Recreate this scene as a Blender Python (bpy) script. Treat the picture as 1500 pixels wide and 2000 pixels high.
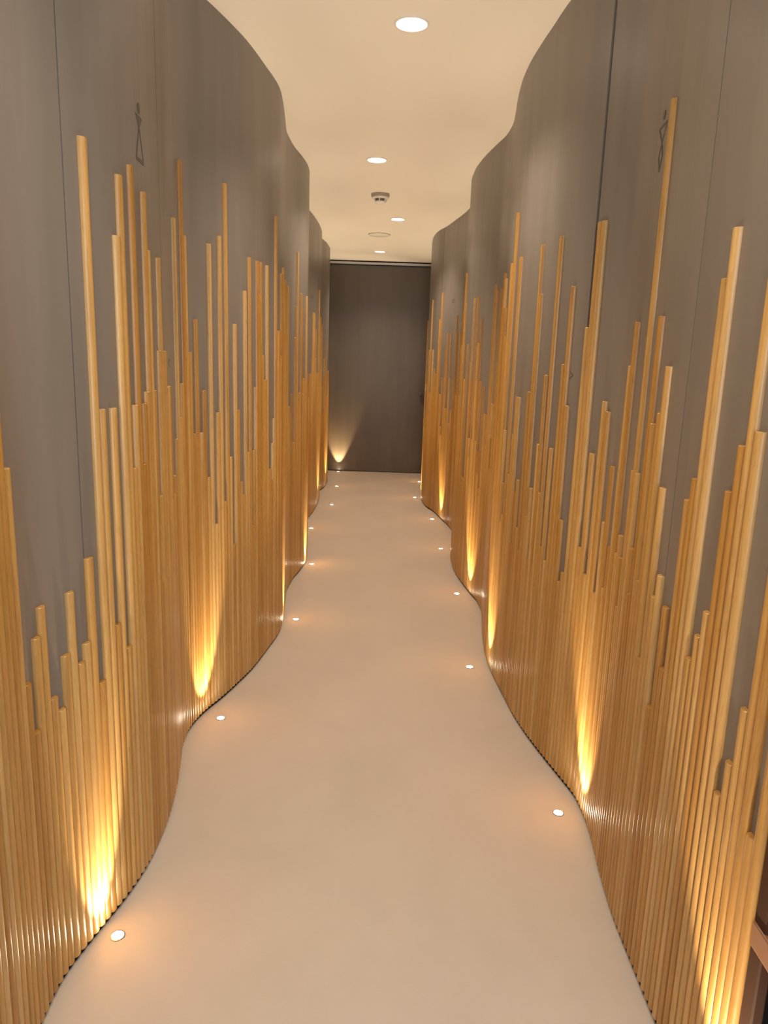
import bpy, bmesh, math, random
import numpy as np
from mathutils import Matrix, Vector

for o in list(bpy.data.objects):
    bpy.data.objects.remove(o, do_unlink=True)
S = bpy.context.scene
C = S.collection

# ------------------------------------------------------------------ camera
EYE = 1.45
CEIL = 2.684
PITCH, ROLL = 0.20424, 0.03264
cd = bpy.data.cameras.new('camera')
cam = bpy.data.objects.new('camera', cd); C.objects.link(cam)
cd.sensor_fit = 'HORIZONTAL'; cd.sensor_width = 36.0; cd.lens = 36.0 * 1419.67 / 1500.0
cd.clip_start = 0.02
F = Vector((0, math.cos(PITCH), -math.sin(PITCH)))
U0 = Vector((0, math.sin(PITCH), math.cos(PITCH)))
R0 = Vector((1, 0, 0))
Rv = math.cos(ROLL) * R0 + math.sin(ROLL) * U0
Uv = -math.sin(ROLL) * R0 + math.cos(ROLL) * U0
M = Matrix((Rv, Uv, -F)).transposed().to_4x4(); M.translation = Vector((0, 0, EYE))
cam.matrix_world = M
S.camera = cam

# ------------------------------------------------------------------ view, world, lights
S.view_settings.view_transform = 'Standard'
S.view_settings.look = 'None'
S.view_settings.gamma = 1.0
S.view_settings.use_curve_mapping = False
S.view_settings.exposure = 1.45
W = bpy.data.worlds.new('world'); S.world = W; W.use_nodes = True
W.node_tree.nodes['Background'].inputs[0].default_value = (0.75, 0.85, 1.0, 1)
W.node_tree.nodes['Background'].inputs[1].default_value = 0.05

DOWN_POWER = 24.0      # ceiling downlights
DOWN_COLOR = (1.0, 0.82, 0.64)
UP_POWER = 13.0         # floor uplights
UP_COLOR = (1.0, 0.78, 0.50)
SPILL_POWER = 13.0
UP_LENS = 50.0
DOWN_LENS = 3.0

def area_light(name, loc, rot, sx, sy, power, color):
    l = bpy.data.lights.new(name, 'AREA'); l.shape = 'RECTANGLE'; l.size = sx; l.size_y = sy
    l.energy = power; l.color = color
    o = bpy.data.objects.new(name, l); C.objects.link(o); o.location = loc; o.rotation_euler = rot
    return o
# daylight coming in through the open end of the corridor behind the camera
area_light('entrance_daylight', (0.35, -2.55, 1.45), (math.radians(90), 0, 0), 2.2, 2.2, 36.0, (0.76, 0.88, 1.0))
# ------------------------------------------------------------------ helpers
def tag(o, label=None, cat=None, group=None, kind=None):
    for k, v in (('label', label), ('category', cat), ('group', group), ('kind', kind)):
        if v: o[k] = v
    return o
def empty(name, loc=(0, 0, 0), rz=0.0):
    o = bpy.data.objects.new(name, None); C.objects.link(o); o.location = loc; o.rotation_euler = (0, 0, rz)
    o.empty_display_size = 0.05
    return o
def mesh_obj(name, verts, faces, mat, parent=None, smooth=35, loc=(0, 0, 0), rz=0.0):
    m = bpy.data.meshes.new(name); m.from_pydata([tuple(v) for v in verts], [], faces); m.update()
    bm = bmesh.new(); bm.from_mesh(m); bmesh.ops.recalc_face_normals(bm, faces=bm.faces); bm.to_mesh(m); bm.free()
    if smooth:
        m.shade_smooth(); m.set_sharp_from_angle(angle=math.radians(smooth))
    if mat: m.materials.append(mat)
    o = bpy.data.objects.new(name, m); C.objects.link(o); o.location = loc; o.rotation_euler = (0, 0, rz)
    if parent: o.parent = parent
    return o
class MB:
    def __init__(s): s.v = []; s.f = []
    def box(s, x0, x1, y0, y1, z0, z1):
        n = len(s.v)
        s.v += [(x, y, z) for z in (z0, z1) for y in (y0, y1) for x in (x0, x1)]
        s.f += [tuple(n + i for i in q) for q in ((0, 2, 3, 1), (4, 5, 7, 6), (0, 1, 5, 4), (2, 6, 7, 3), (0, 4, 6, 2), (1, 3, 7, 5))]
    def lathe(s, prof, n=48, cx=0, cy=0, sx=1, sy=1):
        b = len(s.v); k = len(prof)
        for i in range(n):
            a = 2 * math.pi * i / n
            for (r, z) in prof: s.v.append((cx + sx * r * math.cos(a), cy + sy * r * math.sin(a), z))
        for i in range(n):
            j = (i + 1) % n
            for q in range(k - 1):
                s.f.append((b + i * k + q, b + j * k + q, b + j * k + q + 1, b + i * k + q + 1))
        s.f.append(tuple(b + i * k for i in range(n))[::-1]); s.f.append(tuple(b + i * k + k - 1 for i in range(n)))
    def build(s, name, mat, parent=None, smooth=35, **kw): return mesh_obj(name, s.v, s.f, mat, parent, smooth, **kw)
def bevel(o, w=0.002, seg=2):
    b = o.modifiers.new('bevel', 'BEVEL'); b.width = w; b.segments = seg; b.limit_method = 'ANGLE'
    return o

# ------------------------------------------------------------------ materials
def new_mat(name):
    m = bpy.data.materials.new(name); m.use_nodes = True
    nt = m.node_tree; return m, nt, nt.nodes['Principled BSDF']
def node(nt, t, **kw):
    n = nt.nodes.new(t)
    for k, v in kw.items(): setattr(n, k, v)
    return n
def ramp(nt, pts):
    r = nt.nodes.new('ShaderNodeValToRGB'); e = r.color_ramp.elements
    while len(e) < len(pts): e.new(0.5)
    for q, (p, c) in zip(e, pts): q.position = p; q.color = (*c, 1)
    return r
def mapping(nt, src, scale, offset=None):
    mp = nt.nodes.new('ShaderNodeMapping'); mp.inputs['Scale'].default_value = scale
    nt.links.new(src, mp.inputs['Vector'])
    if offset: nt.links.new(offset, mp.inputs['Location'])
    return mp
def plain(name, col, rough=0.5, metal=0.0):
    m, nt, b = new_mat(name); b.inputs['Base Color'].default_value = (*col, 1)
    tc = node(nt, 'ShaderNodeTexCoord'); n = node(nt, 'ShaderNodeTexNoise'); n.inputs['Scale'].default_value = 30
    nt.links.new(tc.outputs['Object'], n.inputs['Vector'])
    mr = node(nt, 'ShaderNodeMapRange'); mr.inputs['To Min'].default_value = rough - 0.04; mr.inputs['To Max'].default_value = rough + 0.04
    nt.links.new(n.outputs['Fac'], mr.inputs['Value']); nt.links.new(mr.outputs[0], b.inputs['Roughness'])
    b.inputs['Metallic'].default_value = metal
    return m
def emis(name, col, strength):
    m, nt, b = new_mat(name); b.inputs['Base Color'].default_value = (0.8, 0.8, 0.8, 1)
    b.inputs['Emission Color'].default_value = (*col, 1); b.inputs['Emission Strength'].default_value = strength
    return m

def wood_mat():
    m, nt, b = new_mat('oiled_oak'); L = nt.links
    tc = node(nt, 'ShaderNodeTexCoord'); oi = node(nt, 'ShaderNodeObjectInfo')
    mul = node(nt, 'ShaderNodeVectorMath', operation='SCALE'); L.new(oi.outputs['Random'], mul.inputs['Scale'])
    mul.inputs[0].default_value = (37.0, 91.0, 53.0)
    mp = mapping(nt, tc.outputs['Object'], (90, 90, 3.0), mul.outputs[0])
    n = node(nt, 'ShaderNodeTexNoise'); n.inputs['Scale'].default_value = 1.0; n.inputs['Detail'].default_value = 5; n.inputs['Roughness'].default_value = 0.6
    L.new(mp.outputs[0], n.inputs['Vector'])
    mp2 = mapping(nt, tc.outputs['Object'], (260, 260, 26), mul.outputs[0])
    n2 = node(nt, 'ShaderNodeTexNoise'); n2.inputs['Scale'].default_value = 1.0; n2.inputs['Detail'].default_value = 2
    L.new(mp2.outputs[0], n2.inputs['Vector'])
    per = ramp(nt, [(0.0, (0.42, 0.205, 0.042)), (0.35, (0.49, 0.262, 0.066)), (0.7, (0.53, 0.305, 0.092)), (1.0, (0.58, 0.36, 0.135))])
    L.new(oi.outputs['Random'], per.inputs[0])
    gr = ramp(nt, [(0.25, (0.70, 0.64, 0.56)), (0.5, (0.95, 0.93, 0.90)), (0.75, (1.08, 1.07, 1.05))])
    L.new(n.outputs['Fac'], gr.inputs[0])
    mx = node(nt, 'ShaderNodeMix', data_type='RGBA', blend_type='MULTIPLY'); mx.inputs[0].default_value = 1.0
    L.new(per.outputs[0], mx.inputs[6]); L.new(gr.outputs[0], mx.inputs[7])
    fl = ramp(nt, [(0.30, (0.86, 0.80, 0.72)), (0.48, (1, 1, 1))])
    L.new(n2.outputs['Fac'], fl.inputs[0])
    mx2 = node(nt, 'ShaderNodeMix', data_type='RGBA', blend_type='MULTIPLY'); mx2.inputs[0].default_value = 0.8
    L.new(mx.outputs[2], mx2.inputs[6]); L.new(fl.outputs[0], mx2.inputs[7])
    L.new(mx2.outputs[2], b.inputs['Base Color'])
    b.inputs['Roughness'].default_value = 0.34
    b.inputs['Coat Weight'].default_value = 0.15; b.inputs['Coat Roughness'].default_value = 0.25
    bp = node(nt, 'ShaderNodeBump'); bp.inputs['Strength'].default_value = 0.08; bp.inputs['Distance'].default_value = 0.001
    L.new(n.outputs['Fac'], bp.inputs['Height']); L.new(bp.outputs[0], b.inputs['Normal'])
    return m
def taupe_mat(name='taupe_lacquer', k=0.80, t=(1.0, 1.02, 1.02)):
    m, nt, b = new_mat(name); L = nt.links
    tc = node(nt, 'ShaderNodeTexCoord')
    mp = mapping(nt, tc.outputs['Object'], (9, 9, 0.9))
    n = node(nt, 'ShaderNodeTexNoise'); n.inputs['Scale'].default_value = 1.0; n.inputs['Detail'].default_value = 6
    L.new(mp.outputs[0], n.inputs['Vector'])
    r = ramp(nt, [(0.3, (0.225 * k * t[0], 0.192 * k * t[1], 0.166 * k * t[2])), (0.7, (0.275 * k * t[0], 0.236 * k * t[1], 0.204 * k * t[2]))]); L.new(n.outputs['Fac'], r.inputs[0])
    L.new(r.outputs[0], b.inputs['Base Color'])
    mp2 = mapping(nt, tc.outputs['Object'], (60, 60, 2.5))
    n2 = node(nt, 'ShaderNodeTexNoise'); n2.inputs['Scale'].default_value = 1.0; n2.inputs['Detail'].default_value = 4
    L.new(mp2.outputs[0], n2.inputs['Vector'])
    mr = node(nt, 'ShaderNodeMapRange'); mr.inputs['To Min'].default_value = 0.30; mr.inputs['To Max'].default_value = 0.42
    L.new(n2.outputs['Fac'], mr.inputs['Value']); L.new(mr.outputs[0], b.inputs['Roughness'])
    bp = node(nt, 'ShaderNodeBump'); bp.inputs['Strength'].default_value = 0.10; bp.inputs['Distance'].default_value = 0.002
    L.new(n2.outputs['Fac'], bp.inputs['Height']); L.new(bp.outputs[0], b.inputs['Normal'])
    return m
def floor_mat():
    m, nt, b = new_mat('microcement'); L = nt.links
    tc = node(nt, 'ShaderNodeTexCoord')
    mp = mapping(nt, tc.outputs['Object'], (1.0, 0.8, 1))
    n = node(nt, 'ShaderNodeTexNoise'); n.inputs['Scale'].default_value = 3.0; n.inputs['Detail'].default_value = 8; n.inputs['Roughness'].default_value = 0.6; n.inputs['Distortion'].default_value = 0.4
    L.new(mp.outputs[0], n.inputs['Vector'])
    r = ramp(nt, [(0.25, (0.52, 0.455, 0.385)), (0.5, (0.555, 0.487, 0.412)), (0.75, (0.58, 0.512, 0.435))]); L.new(n.outputs['Fac'], r.inputs[0])
    # a few pale scratches and scuffs near the entrance
    mp2 = mapping(nt, tc.outputs['Object'], (7, 22, 1)); n3 = node(nt, 'ShaderNodeTexNoise'); n3.inputs['Scale'].default_value = 2.0; n3.inputs['Detail'].default_value = 10; n3.inputs['Distortion'].default_value = 1.5
    L.new(mp2.outputs[0], n3.inputs['Vector'])
    r3 = ramp(nt, [(0.485, (1, 1, 1)), (0.5, (0.955, 0.95, 0.945)), (0.515, (1, 1, 1))]); L.new(n3.outputs['Fac'], r3.inputs[0])
    mx = node(nt, 'ShaderNodeMix', data_type='RGBA', blend_type='MULTIPLY'); mx.inputs[0].default_value = 0.6
    L.new(r.outputs[0], mx.inputs[6]); L.new(r3.outputs[0], mx.inputs[7]); L.new(mx.outputs[2], b.inputs['Base Color'])
    mr = node(nt, 'ShaderNodeMapRange'); mr.inputs['To Min'].default_value = 0.46; mr.inputs['To Max'].default_value = 0.60
    L.new(n.outputs['Fac'], mr.inputs['Value']); L.new(mr.outputs[0], b.inputs['Roughness'])
    bp = node(nt, 'ShaderNodeBump'); bp.inputs['Strength'].default_value = 0.05; bp.inputs['Distance'].default_value = 0.002
    L.new(n.outputs['Fac'], bp.inputs['Height']); L.new(bp.outputs[0], b.inputs['Normal'])
    return m
WOOD = wood_mat(); TAUPE = taupe_mat(); DOORGREY = taupe_mat('taupe_door_panel', 0.47, (1.0, 0.86, 0.62)); FLOOR = floor_mat()
PAINT = plain('cream_ceiling_paint', (0.84, 0.79, 0.73), 0.85)
WHITE = plain('white_plastic', (0.80, 0.76, 0.70), 0.4)
BEIGE_PL = plain('aged_plastic', (0.42, 0.34, 0.26), 0.5)
DARKV = plain('dark_vent', (0.16, 0.13, 0.10), 0.6)
STEEL = plain('brushed_steel', (0.42, 0.41, 0.40), 0.3, 1.0)
ALU = plain('satin_aluminium', (0.52, 0.46, 0.40), 0.4, 0.8)
INK = plain('dark_brown_vinyl', (0.105, 0.082, 0.066), 0.5)
BLACK = plain('gap_shade_black', (0.008, 0.007, 0.006), 0.85)  # near-black colour that stands in for shade in gaps and openings
BROWN = plain('dark_stained_wood', (0.060, 0.024, 0.012), 0.65)
TANW = plain('tan_stained_wood', (0.27, 0.135, 0.07), 0.42)
for q in (BLACK, BROWN): q.node_tree.nodes['Principled BSDF'].inputs['Specular IOR Level'].default_value = 0.15
UPL = emis('uplight_lens', (1.0, 0.86, 0.62), UP_LENS)
DNL = emis('downlight_lens', (1.0, 0.90, 0.74), DOWN_LENS)

# ------------------------------------------------------------------ wall lines in plan: (y, x)
LW = [(-1.6, -0.72), (-1.0, -0.66), (-0.5, -0.72), (0, -0.7), (0.4, -0.65), (0.9, -0.665), (1.2, -0.7), (1.43, -0.72), (1.6, -0.69), (1.74, -0.66), (1.87, -0.648), (2.0, -0.651), (2.16, -0.668), (2.34, -0.7), (2.5, -0.733), (2.6, -0.742), (2.72, -0.73), (2.8, -0.71), (2.89, -0.68), (3.06, -0.635), (3.22, -0.6), (3.45, -0.57), (3.72, -0.545), (3.95, -0.56), (4.2, -0.585), (4.42, -0.605), (4.64, -0.6), (4.9, -0.573), (5.1, -0.562), (5.26, -0.57), (5.6, -0.63), (6.0, -0.71), (6.3, -0.735), (6.54, -0.71), (6.87, -0.69), (7.2, -0.685), (7.45, -0.69), (7.64, -0.7), (7.85, -0.732), (7.98, -0.735), (8.29, -0.705), (8.6, -0.7), (9.0, -0.735), (9.3, -0.77), (9.65, -0.78)]
RW = [(1.0942, 0.659), (1.12, 0.659), (1.25, 0.658), (1.39, 0.652), (1.52, 0.652), (1.66, 0.652), (1.8, 0.66), (1.91, 0.67), (2.03, 0.685), (2.14, 0.692), (2.24, 0.69), (2.34, 0.67), (2.47, 0.64), (2.6, 0.612), (2.72, 0.59), (2.85, 0.573), (3.0, 0.562), (3.15, 0.55), (3.37, 0.54), (3.5, 0.542), (3.66, 0.553), (3.8, 0.567), (4.0, 0.59), (4.15, 0.603), (4.3, 0.6), (4.47, 0.575), (4.65, 0.548), (4.85, 0.525), (5.05, 0.513), (5.25, 0.515), (5.4, 0.525), (5.7, 0.58), (6.05, 0.615), (6.35, 0.6), (6.51, 0.58), (6.77, 0.54), (7.0, 0.505), (7.15, 0.475), (7.3, 0.435), (7.5, 0.41), (7.7, 0.4), (8.0, 0.405), (8.2, 0.415), (8.6, 0.45), (9.1, 0.49), (9.65, 0.5)]
# heights of the battens in centimetres, one per 25.5 mm of wall, from the camera end
TOPS_LEFT = [116, 146, 86, 98, 104, 132, 116, 123, 210, 86, 78, 98, 132, 70, 86, 104, 172, 66, 116, 104, 86, 158, 98, 66, 70, 70, 70, 210, 132, 66, 86, 78, 104, 70, 123, 86, 116, 132, 135, 86, 74, 86, 86, 118, 116, 70, 98, 135, 210, 98, 70, 190, 116, 104, 70, 135, 104, 135, 74, 118, 116, 158, 132, 135, 92, 158, 74, 123, 92, 92, 98, 70, 78, 135, 78, 92, 116, 135, 98, 66, 123, 92, 78, 132, 70, 123, 74, 118, 186, 158, 158, 92, 210, 66, 66, 135, 86, 66, 74, 132, 135, 86, 92, 135, 74, 146, 74, 118, 104, 135, 66, 172, 210, 190, 210, 172, 123, 78, 66, 86, 92, 70, 66, 78, 92, 74, 78, 98, 66, 190, 132, 78, 132, 70, 172, 186, 116, 132, 190, 116, 132, 135, 186, 172, 135, 78, 104, 78, 146, 172, 123, 78, 146, 135, 74, 135, 98, 135, 98, 98, 98, 104, 98, 92, 116, 190, 123, 135, 210, 186, 146, 116, 158, 116, 132, 98, 186, 78, 123, 190, 86, 210, 104, 66, 158, 123, 92, 86, 172, 104, 186, 70, 104, 132, 186, 172, 186, 146, 135, 135, 186, 92, 92, 86, 104, 116, 210, 158, 158, 158, 146, 146, 186, 172, 70, 86, 190, 70, 135, 158, 70, 92, 135, 98, 186, 74, 86, 92, 70, 116, 66, 186, 104, 92, 104, 104, 186, 70, 186, 116, 74, 116, 86, 66, 66, 123, 86, 92, 92, 158, 177, 210, 116, 123, 123, 186, 177, 123, 132, 132, 132, 116, 104, 186, 118, 66, 132, 123, 104, 70, 118, 86, 70, 98, 74, 98, 98, 98, 135, 78, 172, 104, 70, 86, 70, 92, 118, 74, 66, 116, 135, 104, 132, 86, 190, 123, 116, 86, 123, 210, 70, 92, 146, 66, 190, 104, 78, 118, 116, 78, 78, 118, 86, 86, 118, 118, 66, 98, 146, 98, 116, 74, 123, 74, 132, 92, 132, 118, 86, 146, 186, 186, 186, 186, 186, 132, 135, 132, 146, 172, 104, 78, 92, 132, 116, 132, 92, 118, 78, 210, 116, 98, 123, 118, 74, 104, 132, 186, 116, 98, 74, 86, 92, 104, 132, 86, 104, 116, 92, 98, 78, 116, 123, 104, 123, 118, 123, 92, 78, 74, 78, 182, 86, 86, 86, 123, 92, 146, 98, 104, 132, 123, 166, 98, 104, 104, 104, 78, 98, 92, 132, 118, 86, 132, 123, 78, 104, 74, 116, 78, 116, 86, 86, 104, 78, 132, 132, 116, 78, 132, 123, 92, 132, 78, 98, 104, 98, 132, 123, 78, 118, 98, 78, 74, 98, 74, 132, 74, 78, 116, 104, 74, 74, 92]
TOPS_RIGHT = [159, 66, 135, 116, 86, 74, 66, 135, 163, 132, 123, 98, 92, 86, 172, 163, 123, 118, 78, 92, 66, 98, 92, 118, 74, 146, 135, 92, 132, 158, 86, 98, 118, 210, 118, 78, 92, 98, 92, 158, 146, 92, 78, 116, 98, 74, 132, 135, 78, 118, 86, 190, 190, 158, 74, 70, 92, 132, 172, 146, 74, 116, 78, 190, 98, 142, 116, 70, 98, 86, 172, 190, 70, 135, 78, 78, 98, 92, 70, 132, 132, 116, 98, 86, 190, 78, 74, 92, 116, 210, 158, 135, 190, 158, 158, 158, 118, 98, 172, 78, 172, 186, 74, 158, 66, 104, 190, 92, 135, 78, 132, 116, 135, 146, 104, 74, 70, 78, 118, 186, 66, 86, 104, 123, 86, 186, 70, 190, 98, 116, 116, 70, 132, 78, 92, 135, 98, 172, 135, 158, 98, 186, 86, 98, 135, 186, 146, 70, 70, 66, 70, 158, 116, 135, 135, 78, 116, 116, 116, 116, 186, 158, 206, 116, 98, 123, 78, 158, 74, 78, 116, 66, 92, 118, 210, 123, 92, 132, 104, 132, 135, 135, 74, 118, 118, 74, 146, 135, 118, 132, 86, 66, 66, 186, 104, 123, 118, 118, 135, 135, 123, 135, 210, 186, 158, 116, 98, 172, 92, 118, 123, 104, 172, 186, 132, 78, 104, 74, 92, 78, 132, 172, 92, 104, 104, 104, 172, 132, 158, 74, 78, 86, 132, 116, 98, 116, 116, 210, 158, 186, 123, 135, 123, 140, 132, 123, 158, 92, 74, 116, 74, 206, 135, 146, 146, 158, 86, 92, 74, 78, 78, 78, 74, 74, 70, 78, 98, 116, 66, 70, 123, 66, 86, 158, 74, 92, 118, 74, 66, 74, 186, 190, 104, 116, 70, 132, 70, 118, 116, 135, 172, 74, 98, 92, 186, 118, 123, 86, 92, 66, 98, 70, 116, 116, 123, 158, 92, 132, 135, 66, 118, 70, 98, 98, 172, 98, 210, 70, 135, 116, 78, 98, 74, 116, 66, 66, 98, 118, 190, 86, 135, 74, 92, 86, 116, 86, 98]
STEP = 0.0255
def pchip(pts, ys):
    Y = np.array([q[0] for q in pts], float); X = np.array([q[1] for q in pts], float)
    h = np.diff(Y); d = np.diff(X) / h; m = np.zeros(len(Y))
    for i in range(1, len(Y) - 1):
        if d[i-1] * d[i] > 0:
            w1 = 2*h[i] + h[i-1]; w2 = h[i] + 2*h[i-1]; m[i] = (w1 + w2) / (w1/d[i-1] + w2/d[i])
    m[0] = d[0]; m[-1] = d[-1]
    i = np.clip(np.searchsorted(Y, ys) - 1, 0, len(h) - 1); t = (ys - Y[i]) / h[i]
    return (2*t**3-3*t**2+1)*X[i] + (t**3-2*t**2+t)*h[i]*m[i] + (-2*t**3+3*t**2)*X[i+1] + (t**3-t**2)*h[i]*m[i+1]
class Line:
    def __init__(s, pts, sign):
        s.y = np.arange(pts[0][0], pts[-1][0], .004); x = pchip(pts, s.y)
        k = np.exp(-np.linspace(-2, 2, 41)**2); k /= k.sum()
        s.x = np.convolve(np.pad(x, 20, mode='edge'), k, 'valid')
        s.s = np.r_[0, np.cumsum(np.hypot(np.diff(s.x), np.diff(s.y)))]; s.sign = sign
        s.tx = np.gradient(s.x, s.s); s.ty = np.gradient(s.y, s.s)
        s.n = len(s.s)
    def at(s, a, off=0.0):
        """point at arc length a, pushed off metres into the corridor; and the unit normal into the corridor"""
        x = float(np.interp(a, s.s, s.x)); y = float(np.interp(a, s.s, s.y))
        tx = float(np.interp(a, s.s, s.tx)); ty = float(np.interp(a, s.s, s.ty)); l = math.hypot(tx, ty); tx /= l; ty /= l
        nx, ny = (ty, -tx) if s.sign < 0 else (-ty, tx)
        return x + nx * off, y + ny * off, nx, ny
    def s_at(s, y): return float(np.interp(y, s.y, s.s))
LL = Line(LW, -1); RL = Line(RW, 1)
FACE = -0.006          # wall face behind the batten centre line

def ribbon(mb, line, a0, a1, o0, o1, z0, z1, step=0.02):
    """a curved slab between arc lengths a0 and a1 and offsets o0 > o1 from the line"""
    n = max(2, int(math.ceil((a1 - a0) / step)) + 1); b = len(mb.v)
    for i in range(n):
        a = a0 + (a1 - a0) * i / (n - 1)
        x0, y0, _, _ = line.at(a, o0); x1, y1, _, _ = line.at(a, o1)
        mb.v += [(x0, y0, z0), (x0, y0, z1), (x1, y1, z1), (x1, y1, z0)]
    for i in range(n - 1):
        p = b + i * 4; q = p + 4
        for k in range(4): mb.f.append((p + k, p + (k + 1) % 4, q + (k + 1) % 4, q + k))
    e = b + (n - 1) * 4
    mb.f += [(b, b + 1, b + 2, b + 3), (e + 3, e + 2, e + 1, e)]

# ------------------------------------------------------------------ shell
mb = MB(); mb.box(-1.6, 2.6, -2.7, 10.4, -0.08, 0.0); tag(mb.build('floor', FLOOR, smooth=0), kind='structure')
mb = MB(); mb.box(-1.6, 2.6, -2.7, 10.4, CEIL, CEIL + 0.08); tag(mb.build('ceiling', PAINT, smooth=0), kind='structure')

# doors in the curved walls, as ranges of batten slots
def sl(i): return i * STEP
D_LEFT = [(127, 154), (314, 345)]
D_RIGHT = [(21, 54), (208, 239)]
GAPS = {}
def curved_wall(name, line, doors, mat):
    mb = MB(); a = 0.0; end = line.s[-1] - 0.001
    for (i, j) in doors:
        ribbon(mb, line, a, sl(i) - 0.002, FACE, FACE - 0.09, 0, CEIL)
        ribbon(mb, line, sl(i) - 0.002, sl(j) + 0.002, FACE - 0.060, FACE - 0.09, 0, CEIL)
        a = sl(j) + 0.002
    ribbon(mb, line, a, end, FACE, FACE - 0.09, 0, CEIL)
    return tag(mb.build(name, mat), kind='structure')
WL = curved_wall('wall_left', LL, D_LEFT, TAUPE)
WR = curved_wall('wall_right', RL, D_RIGHT, TAUPE)
mb = MB(); mb.box(-1.0, 0.9, 9.68, 9.76, 0, CEIL); tag(mb.build('wall_back', TAUPE, smooth=0), kind='structure')
# the anteroom behind the camera
mb = MB(); mb.box(2.3, 2.38, -2.65, 1.20, 0, CEIL); mb.box(0.77, 2.3, 1.42, 1.50, 0, CEIL)
tag(mb.build('wall_anteroom', PAINT, smooth=0), kind='structure')

# black strips behind the door joints, painting in the shade inside them
for nm, ln, k in (('joint_shade_1', LL, 127), ('joint_shade_2', LL, 154), ('joint_shade_3', RL, 21), ('joint_shade_4', RL, 54)):
    mb = MB(); ribbon(mb, ln, sl(k) - 0.018 if k in (154, 54) else sl(k) - 0.0018, sl(k) + 0.0018 if k in (154, 54) else sl(k) + 0.012, FACE - 0.0435, FACE - 0.059, 0.001, CEIL - 0.001, 0.006); tag(mb.build(nm, BLACK), kind='structure')

# black strips that paint in the shade of the gap under the battens
for nm, ln in (('base_shade_left', LL), ('base_shade_right', RL)):
    mb = MB(); ribbon(mb, ln, 0.01, ln.s[-1] - 0.01, FACE + 0.004, FACE - 0.01, 0, 0.0125); tag(mb.build(nm, BLACK), kind='structure')

# ------------------------------------------------------------------ battens
HALF = 0.0124; DEPTH = 0.0125
def batten_mesh(h, z0):
    prof = []
    n = 8
    for i in range(n + 1):
        t = math.pi * i / n
        prof.append((HALF * math.cos(t), DEPTH * math.sin(t) ** 0.8 if 0 < i < n else 0.0))
    prof = [(HALF, -0.004)] + prof + [(-HALF, -0.004)]
    v = []; f = []; k = len(prof)
    for (z, ins) in ((z0, 0.0008), (z0 + 0.001, 0.0), (h - 0.0012, 0.0), (h, 0.0010)):
        for (x, y) in prof: v.append((x * (1 - ins / HALF), y - (ins if y > 0.004 else 0), z))
    for r in range(3):
        for i in range(k): f.append((r*k + i, r*k + (i+1) % k, (r+1)*k + (i+1) % k, (r+1)*k + i))
    f.append(tuple(range(k))[::-1]); f.append(tuple(3*k + i for i in range(k)))
    m = bpy.data.meshes.new('batten'); m.from_pydata(v, [], f)
    m.update(); bm = bmesh.new(); bm.from_mesh(m); bmesh.ops.recalc_face_normals(bm, faces=bm.faces); bm.to_mesh(m); bm.free()
    m.shade_smooth(); m.set_sharp_from_angle(angle=math.radians(38)); m.materials.append(WOOD)
    return m
def battens(line, tops, i0, i1, parent):
    px, py, _ = parent.location
    for i in range(i0, i1):
        if i >= len(tops): break
        x, y, nx, ny = line.at((i + 0.5) * STEP, FACE)
        o = bpy.data.objects.new('batten', batten_mesh(tops[i] / 100.0, 0.013)); C.objects.link(o)
        o.location = (x - px, y - py, 0); o.rotation_euler = (0, 0, math.atan2(ny, nx) - math.pi / 2); o.parent = parent

def cladding(line, tops, i0, i1, label):
    x, y, _, _ = line.at((i0 + i1) / 2 * STEP)
    t = empty('batten_cladding', (x, y, 0)); tag(t, label, 'wall cladding', 'vertical wooden battens of uneven height along the curved walls')
    battens(line, tops, i0, i1, t)
    return t
cladding(LL, TOPS_LEFT, 78, 127, 'pale oak battens at the near end of the left wall, before the first door joint')
cladding(LL, TOPS_LEFT, 154, 233, 'honey oak battens on the left wall just beyond the woman symbol door')
cladding(LL, TOPS_LEFT, 233, 314, 'amber lit oak battens on the second bulge of the left wall, halfway down the corridor')
cladding(LL, TOPS_LEFT, 345, 442, 'golden oak battens at the far end of the left wall beside the dark end door')
cladding(RL, TOPS_RIGHT, 0, 21, 'broad oak battens at the near end of the right wall beside the wooden stand')
cladding(RL, TOPS_RIGHT, 54, 130, 'honey oak battens on the right wall just beyond the man symbol door')
cladding(RL, TOPS_RIGHT, 130, 208, 'amber lit oak battens on the middle bulge of the right wall')
cladding(RL, TOPS_RIGHT, 239, 336, 'golden oak battens at the far end of the right wall beside the door knob')

# ------------------------------------------------------------------ doors in the curved walls
def wall_strip(mb, line, pts, width, off=0.0012):
    """a thin line drawn on the wall: pts are (arc, z)"""
    for (a0, z0), (a1, z1) in zip(pts[:-1], pts[1:]):
        n = max(1, int(abs(a1 - a0) / 0.006)); 
        for q in range(n):
            p0 = (a0 + (a1-a0)*q/n, z0 + (z1-z0)*q/n); p1 = (a0 + (a1-a0)*(q+1)/n, z0 + (z1-z0)*(q+1)/n)
            da, dz = p1[0]-p0[0], p1[1]-p0[1]; l = math.hypot(da, dz); ua, uz = -dz/l*width/2, da/l*width/2
            b = len(mb.v)
            for o in (off, -0.0005):
                for (a, z) in ((p0[0]+ua, p0[1]+uz), (p0[0]-ua, p0[1]-uz), (p1[0]-ua, p1[1]-uz), (p1[0]+ua, p1[1]+uz)):
                    x, y, _, _ = line.at(a, FACE + o); mb.v.append((x, y, z))
            mb.f += [(b, b+1, b+2, b+3), (b+4, b+7, b+6, b+5)] + [(b+k, b+4+k, b+4+(k+1) % 4, b+(k+1) % 4) for k in range(4)]
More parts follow.
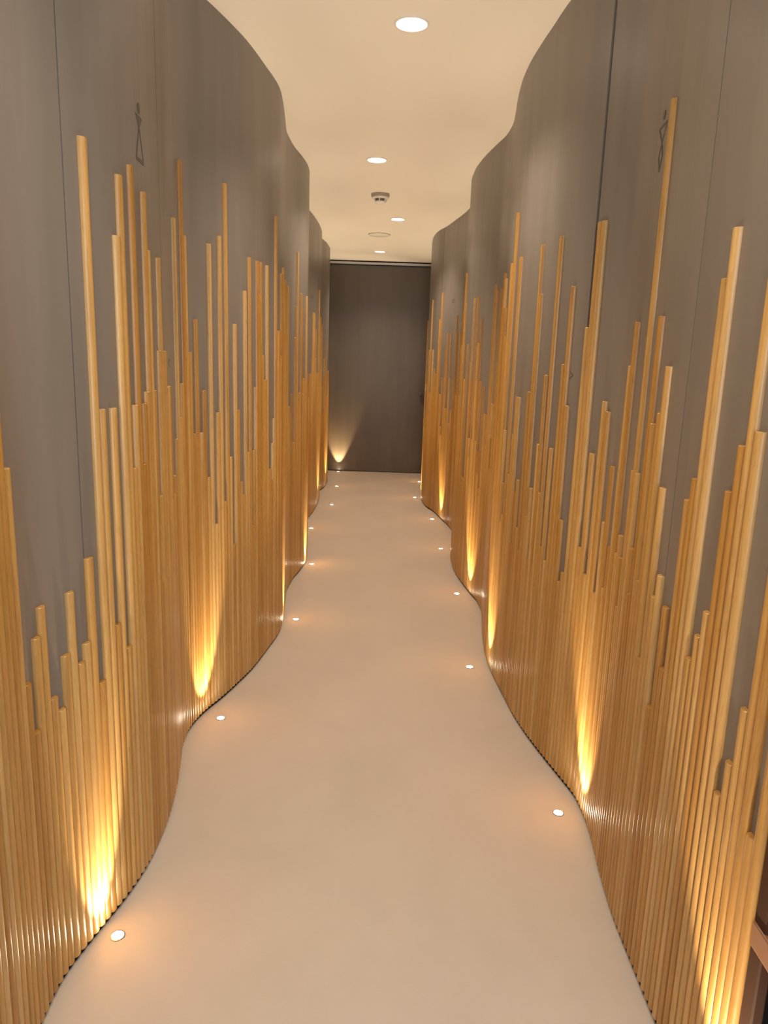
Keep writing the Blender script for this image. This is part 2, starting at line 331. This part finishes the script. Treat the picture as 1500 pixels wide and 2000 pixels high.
def wall_disc(mb, line, a, z, ra, rz, off=0.0012, n=20):
    b = len(mb.v)
    for o in (off, -0.0005):
        for i in range(n):
            t = 2*math.pi*i/n; x, y, _, _ = line.at(a + ra*math.cos(t), FACE + o); mb.v.append((x, y, z + rz*math.sin(t)))
    mb.f += [tuple(b+i for i in range(n)), tuple(b+n+i for i in range(n))[::-1]] + [(b+i, b+n+i, b+n+(i+1) % n, b+(i+1) % n) for i in range(n)]
def local(mb, loc):
    mb.v = [(x - loc[0], y - loc[1], z) for (x, y, z) in mb.v]; return mb
def curved_door(name, line, tops, i, j, g0=0.003, g1=0.003, label=None):
    x, y, _, _ = line.at((i + j) / 2 * STEP)
    t = empty(name, (x, y, 0)); tag(t, label, 'door', kind='structure')
    mb = MB(); ribbon(mb, line, sl(i) + g0, sl(j) - g1, FACE, FACE - 0.042, 0.006, CEIL - 0.004)
    local(mb, (x, y)).build('door_leaf', TAUPE, t)
    battens(line, tops, i, j, t)
    return t, (x, y)
d1, p1 = curved_door('door_1', LL, TOPS_LEFT, 127, 154, 0.002, 0.007, 'taupe curved door with woman symbol and one very tall batten, on the left wall')
d2, p2 = curved_door('door_2', RL, TOPS_RIGHT, 21, 54, 0.001, 0.014, 'taupe curved door with man symbol behind the tallest batten, on the right wall')
d3, p3 = curved_door('door_3', LL, TOPS_LEFT, 314, 345, label='far taupe curved door with battens on the left wall')
d4, p4 = curved_door('door_4', RL, TOPS_RIGHT, 208, 239, label='far taupe curved door with a small square mark on the right wall')

# woman symbol
mb = MB(); a = LL.s_at(2.014)
wall_disc(mb, LL, a, 2.060, 0.011, 0.013)
for k in range(6):
    z = 2.040 - k*0.004; w = 0.028*(1 - k/6.5)
    wall_strip(mb, LL, [(a - w, z), (a + w, z)], 0.0042)
wall_strip(mb, LL, [(a, 2.018), (a - 0.034, 1.936)], 0.0055)
wall_strip(mb, LL, [(a, 2.018), (a + 0.034, 1.936)], 0.0055)
wall_strip(mb, LL, [(a - 0.034, 1.936), (a + 0.034, 1.936)], 0.009)
local(mb, p1).build('woman_symbol', INK, d1)
# man symbol
mb = MB(); a = RL.s_at(2.056)
wall_disc(mb, RL, a, 2.098, 0.011, 0.012)
wall_strip(mb, RL, [(a - 0.036, 2.072), (a + 0.036, 2.072)], 0.006)
wall_strip(mb, RL, [(a - 0.036, 2.072), (a, 2.030)], 0.0055)
wall_strip(mb, RL, [(a + 0.036, 2.072), (a, 2.030)], 0.0055)
wall_strip(mb, RL, [(a, 2.030), (a - 0.017, 1.998), (a, 1.960)], 0.0055)
wall_strip(mb, RL, [(a, 2.030), (a + 0.017, 1.998), (a, 1.960)], 0.0055)
local(mb, p2).build('man_symbol', INK, d2)
# chevrons beside the doors
mb = MB(); a = LL.s_at(2.475)
wall_strip(mb, LL, [(a + 0.022, 1.434), (a - 0.016, 1.422), (a + 0.022, 1.408)], 0.0028)
mb.build('arrow_mark', INK, WL)
mb = MB(); a = RL.s_at(2.545)
wall_strip(mb, RL, [(a + 0.016, 1.437), (a - 0.012, 1.424), (a + 0.016, 1.410)], 0.0028)
mb.build('arrow_mark', INK, WR)
# small square marks on the far doors
for ln, yy, d, pp in ((RL, 6.72, d4, p4), (LL, 6.73, d3, p3)):
    mb = MB(); a = ln.s_at(yy)
    wall_strip(mb, ln, [(a - 0.035, 2.008), (a + 0.035, 2.008), (a + 0.035, 1.982), (a - 0.035, 1.982), (a - 0.035, 2.008)], 0.005)
    local(mb, pp).build('square_mark', INK, d)

# ------------------------------------------------------------------ end door
d5 = empty('door_5', (-0.15, 9.62, 0)); tag(d5, 'dark brown flat door closing the far end of the corridor', 'door', kind='structure')
mb = MB(); mb.box(-0.66, 0.70, 0.0, 0.045, 0.008, 2.625); bevel(mb.build('door_leaf', DOORGREY, d5, smooth=0), 0.0015)
mb = MB(); mb.lathe([(0.0, 0.0), (0.016, 0.0), (0.016, 0.014), (0.013, 0.024), (0.026, 0.034), (0.029, 0.046), (0.022, 0.056), (0.0, 0.058)], 28)
mb.v = [(x, -z, y) for (x, y, z) in mb.v]
k = mb.build('door_knob', INK, d5); k.location = (0.575, 0.0, 1.045)
mb = MB(); mb.box(-0.9, 0.62, 9.600, 9.68, 2.640, 2.668)
tag(bevel(mb.build('trim_1', ALU, smooth=0), 0.002), kind='structure')
mb = MB(); mb.box(-0.9, 0.62, 9.632, 9.68, 2.668, CEIL)
tag(mb.build('header_gap_shade', BLACK, smooth=0), kind='structure')  # black fill painted in for the shadow gap above the track

# ------------------------------------------------------------------ ceiling fittings
def downlight(x, y, label):
    t = empty('downlight', (x, y, CEIL)); tag(t, label, 'ceiling light', 'recessed round downlights in the ceiling')
    mb = MB(); mb.lathe([(0.0585, 0.0), (0.066, 0.0), (0.0655, -0.003), (0.0585, -0.0045), (0.0575, -0.002)], 48)
    mb.f = mb.f[:-2] + [(i*5+4, i*5, ((i+1) % 48)*5, ((i+1) % 48)*5+4) for i in range(48)]
    mb.build('trim_ring', WHITE, t)
    mb = MB(); mb.lathe([(0.0, -0.0015), (0.0572, -0.0015), (0.0572, -0.0005), (0.0, -0.0005)], 40); mb.build('lens', DNL, t)
    l = bpy.data.lights.new('downlight_beam', 'SPOT'); l.energy = DOWN_POWER; l.color = DOWN_COLOR; l.spot_size = math.radians(125); l.spot_blend = 0.9
    l.shadow_soft_size = 0.05
    o = bpy.data.objects.new('downlight_beam', l); C.objects.link(o); o.parent = t; o.location = (0, 0, -0.03)
    return t
downlight(0.044, 3.019, 'bright round downlight nearest the camera, largest in the cream ceiling')
downlight(-0.117, 4.904, 'round downlight in the ceiling just in front of the smoke detector')
downlight(0.038, 6.816, 'small round downlight between the smoke detector and the blank ceiling disc')
downlight(-0.145, 8.778, 'smallest round downlight at the far end, just before the dark end door')
downlight(-0.08, 1.15, 'round downlight in the ceiling above the camera')
downlight(0.2, -1.0, 'round downlight in the ceiling behind the camera')

t = empty('smoke_detector', (-0.105, 5.854, CEIL)); tag(t, 'white domed smoke detector with dark vent slots hanging from the ceiling', 'smoke detector')
mb = MB(); mb.lathe([(0.0, 0.0), (0.070, 0.0), (0.068, -0.022), (0.0, -0.022)], 48); mb.build('mounting_base', BEIGE_PL, t)
mb = MB(); mb.lathe([(0.0, -0.022), (0.063, -0.022), (0.064, -0.030), (0.057, -0.036), (0.0, -0.036)], 48); mb.build('collar', WHITE, t)
mb = MB(); mb.lathe([(0.0, -0.036), (0.044, -0.036), (0.040, -0.054), (0.0, -0.054)], 48); mb.build('vent_chamber', DARKV, t)
mb = MB()
for i in range(6):
    a = math.pi*2*i/6 + math.radians(-97); c, s = math.cos(a), math.sin(a); b = len(mb.v)
    for (r, z) in ((0.040, -0.034), (0.055, -0.034), (0.046, -0.056), (0.036, -0.056)):
        for w in (-0.004, 0.004): mb.v.append((r*c - w*s, r*s + w*c, z))
    mb.f += [(b, b+2, b+4, b+6), (b+1, b+7, b+5, b+3), (b, b+1, b+3, b+2), (b+2, b+3, b+5, b+4), (b+4, b+5, b+7, b+6), (b+6, b+7, b+1, b)]
mb.build('vent_ribs', WHITE, t, smooth=0)
mb = MB(); mb.lathe([(0.0, -0.054), (0.044, -0.054), (0.042, -0.061), (0.030, -0.069), (0.014, -0.073), (0.0, -0.074)], 48); mb.build('cap', WHITE, t)

t = empty('ceiling_disc', (-0.136, 7.643, CEIL)); tag(t, 'blank round white cover disc on the ceiling before the last downlight', 'ceiling cover')
mb = MB(); mb.lathe([(0.0, 0.0), (0.108, 0.0), (0.108, -0.006), (0.100, -0.011), (0.0, -0.012)], 56); mb.build('cover_plate', WHITE, t)
mb = MB(); mb.lathe([(0.0, 0.0), (0.113, 0.0), (0.113, -0.003), (0.0, -0.003)], 56); mb.build('shadow_rim', BEIGE_PL, t)

# ------------------------------------------------------------------ floor uplights
def uplight(x, y, label, power=1.0):
    t = empty('floor_uplight', (x, y, 0)); tag(t, label, 'floor light', 'small recessed uplights in the floor along both walls')
    mb = MB(); mb.lathe([(0.0145, 0.0), (0.0185, 0.0), (0.0183, 0.0018), (0.0150, 0.0024), (0.0145, 0.0012)], 40)
    mb.f = mb.f[:-2] + [(i*5+4, i*5, ((i+1) % 40)*5, ((i+1) % 40)*5+4) for i in range(40)]
    mb.build('steel_ring', STEEL, t)
    mb = MB(); mb.lathe([(0.0, 0.0012), (0.0144, 0.0012), (0.0144, 0.0002), (0.0, 0.0002)], 32); mb.build('lens', UPL, t)
    l = bpy.data.lights.new('uplight_beam', 'SPOT'); l.energy = UP_POWER * power; l.color = UP_COLOR; l.spot_size = math.radians(52); l.spot_blend = 0.6
    l.shadow_soft_size = 0.008
    o = bpy.data.objects.new('uplight_beam', l); C.objects.link(o); o.parent = t; o.location = (0, 0, 0.006)
    if y > 9.3: aim = Vector((0, 1, 0))
    else:
        ln = LL if x < 0 else RL; q = int(np.argmin((ln.x - x) ** 2 + (ln.y - y) ** 2)); aim = Vector((float(ln.x[q]) - x, float(ln.y[q]) - y, 0)).normalized()
    tl = math.radians(11 if y > 9.3 else 19); d = aim * math.sin(tl) + Vector((0, 0, math.cos(tl)))
    o.rotation_euler = (-d).to_track_quat('Z', 'Y').to_euler()
    # the softer part of the same lamp's light, thrown up and into the corridor
    l = bpy.data.lights.new('uplight_spill', 'SPOT'); l.energy = SPILL_POWER * power; l.color = UP_COLOR; l.spot_size = math.radians(84); l.spot_blend = 1.0
    l.shadow_soft_size = 0.012
    o = bpy.data.objects.new('uplight_spill', l); C.objects.link(o); o.parent = t; o.location = (0, 0, 0.006)
    tl = math.radians(24); d = -aim * math.sin(tl) + Vector((0, 0, math.cos(tl)))
    o.rotation_euler = (-d).to_track_quat('Z', 'Y').to_euler()
    return t
UPL_L = [(-0.60, 0.45, 'floor uplight at the left wall beside the camera, before the nearest visible one'),
    (-0.641, 1.585, 'nearest floor uplight by the left wall, below the woman symbol door'),
    (-0.640, 2.735, 'second floor uplight along the left wall, at the hollow before the first bulge'),
    (-0.480, 3.913, 'third floor uplight along the left wall, at the tip of the first bulge'),
    (-0.509, 5.059, 'fourth floor uplight along the left wall, at the second bulge'),
    (-0.631, 6.192, 'fifth floor uplight along the left wall, just beyond the second bulge'),
    (-0.535, 7.275, 'sixth floor uplight along the left wall'),
    (-0.561, 8.389, 'seventh floor uplight along the left wall, last but one before the end door'),
    (-0.625, 9.540, 'floor uplight at the foot of the dark end door, throwing a bright plume on it', 1.8)]
UPL_R = [(0.585, 1.030, 'floor uplight at the near end of the right wall beside the wooden stand'),
    (0.611, 2.165, 'nearest visible floor uplight along the right wall, by the man symbol door'),
    (0.443, 3.330, 'second floor uplight along the right wall, at the tip of the middle bulge'),
    (0.485, 4.478, 'third floor uplight along the right wall'),
    (0.463, 5.624, 'fourth floor uplight along the right wall, before the far hollow'),
    (0.458, 6.739, 'fifth floor uplight along the right wall, at the far door'),
    (0.331, 7.828, 'sixth floor uplight along the right wall, at the last bulge'),
    (0.426, 8.920, 'farthest floor uplight along the right wall, half hidden behind the last bulge')]
for a in UPL_L + UPL_R: uplight(*a)

# ------------------------------------------------------------------ dark wooden stand past the end of the right wall
t = empty('wooden_stand', (0.92, 0.85, 0)); tag(t, 'dark wooden stand with a tan rail past the near end of the right wall', 'stand')
def part(name, mat, x0, x1, y0, y1, z0, z1, w=0.003):
    mb = MB(); mb.box(x0-0.92, x1-0.92, y0-0.85, y1-0.85, z0, z1); return bevel(mb.build(name, mat, t, smooth=0), w)
part('upright', BROWN, 0.663, 0.684, 1.056, 1.0925, 0.0, 1.45)
part('upright', BROWN, 0.680, 0.730, 0.50, 0.54, 0.0, 1.45)
part('rail', TANW, 0.660, 0.690, 0.54, 1.0915, 0.478, 0.526)
part('upper_panel', BROWN, 0.684, 1.15, 1.074, 1.0925, 0.50, 1.45)
part('opening_shade', BLACK, 0.684, 1.15, 1.074, 1.0925, 0.0, 0.50)  # black sheet standing in for the darkness inside the opening
part('top_panel', BROWN, 0.680, 1.15, 0.50, 1.085, 1.45, 1.48)
part('side_panel', BROWN, 1.12, 1.15, 0.50, 1.065, 0.0, 1.45)
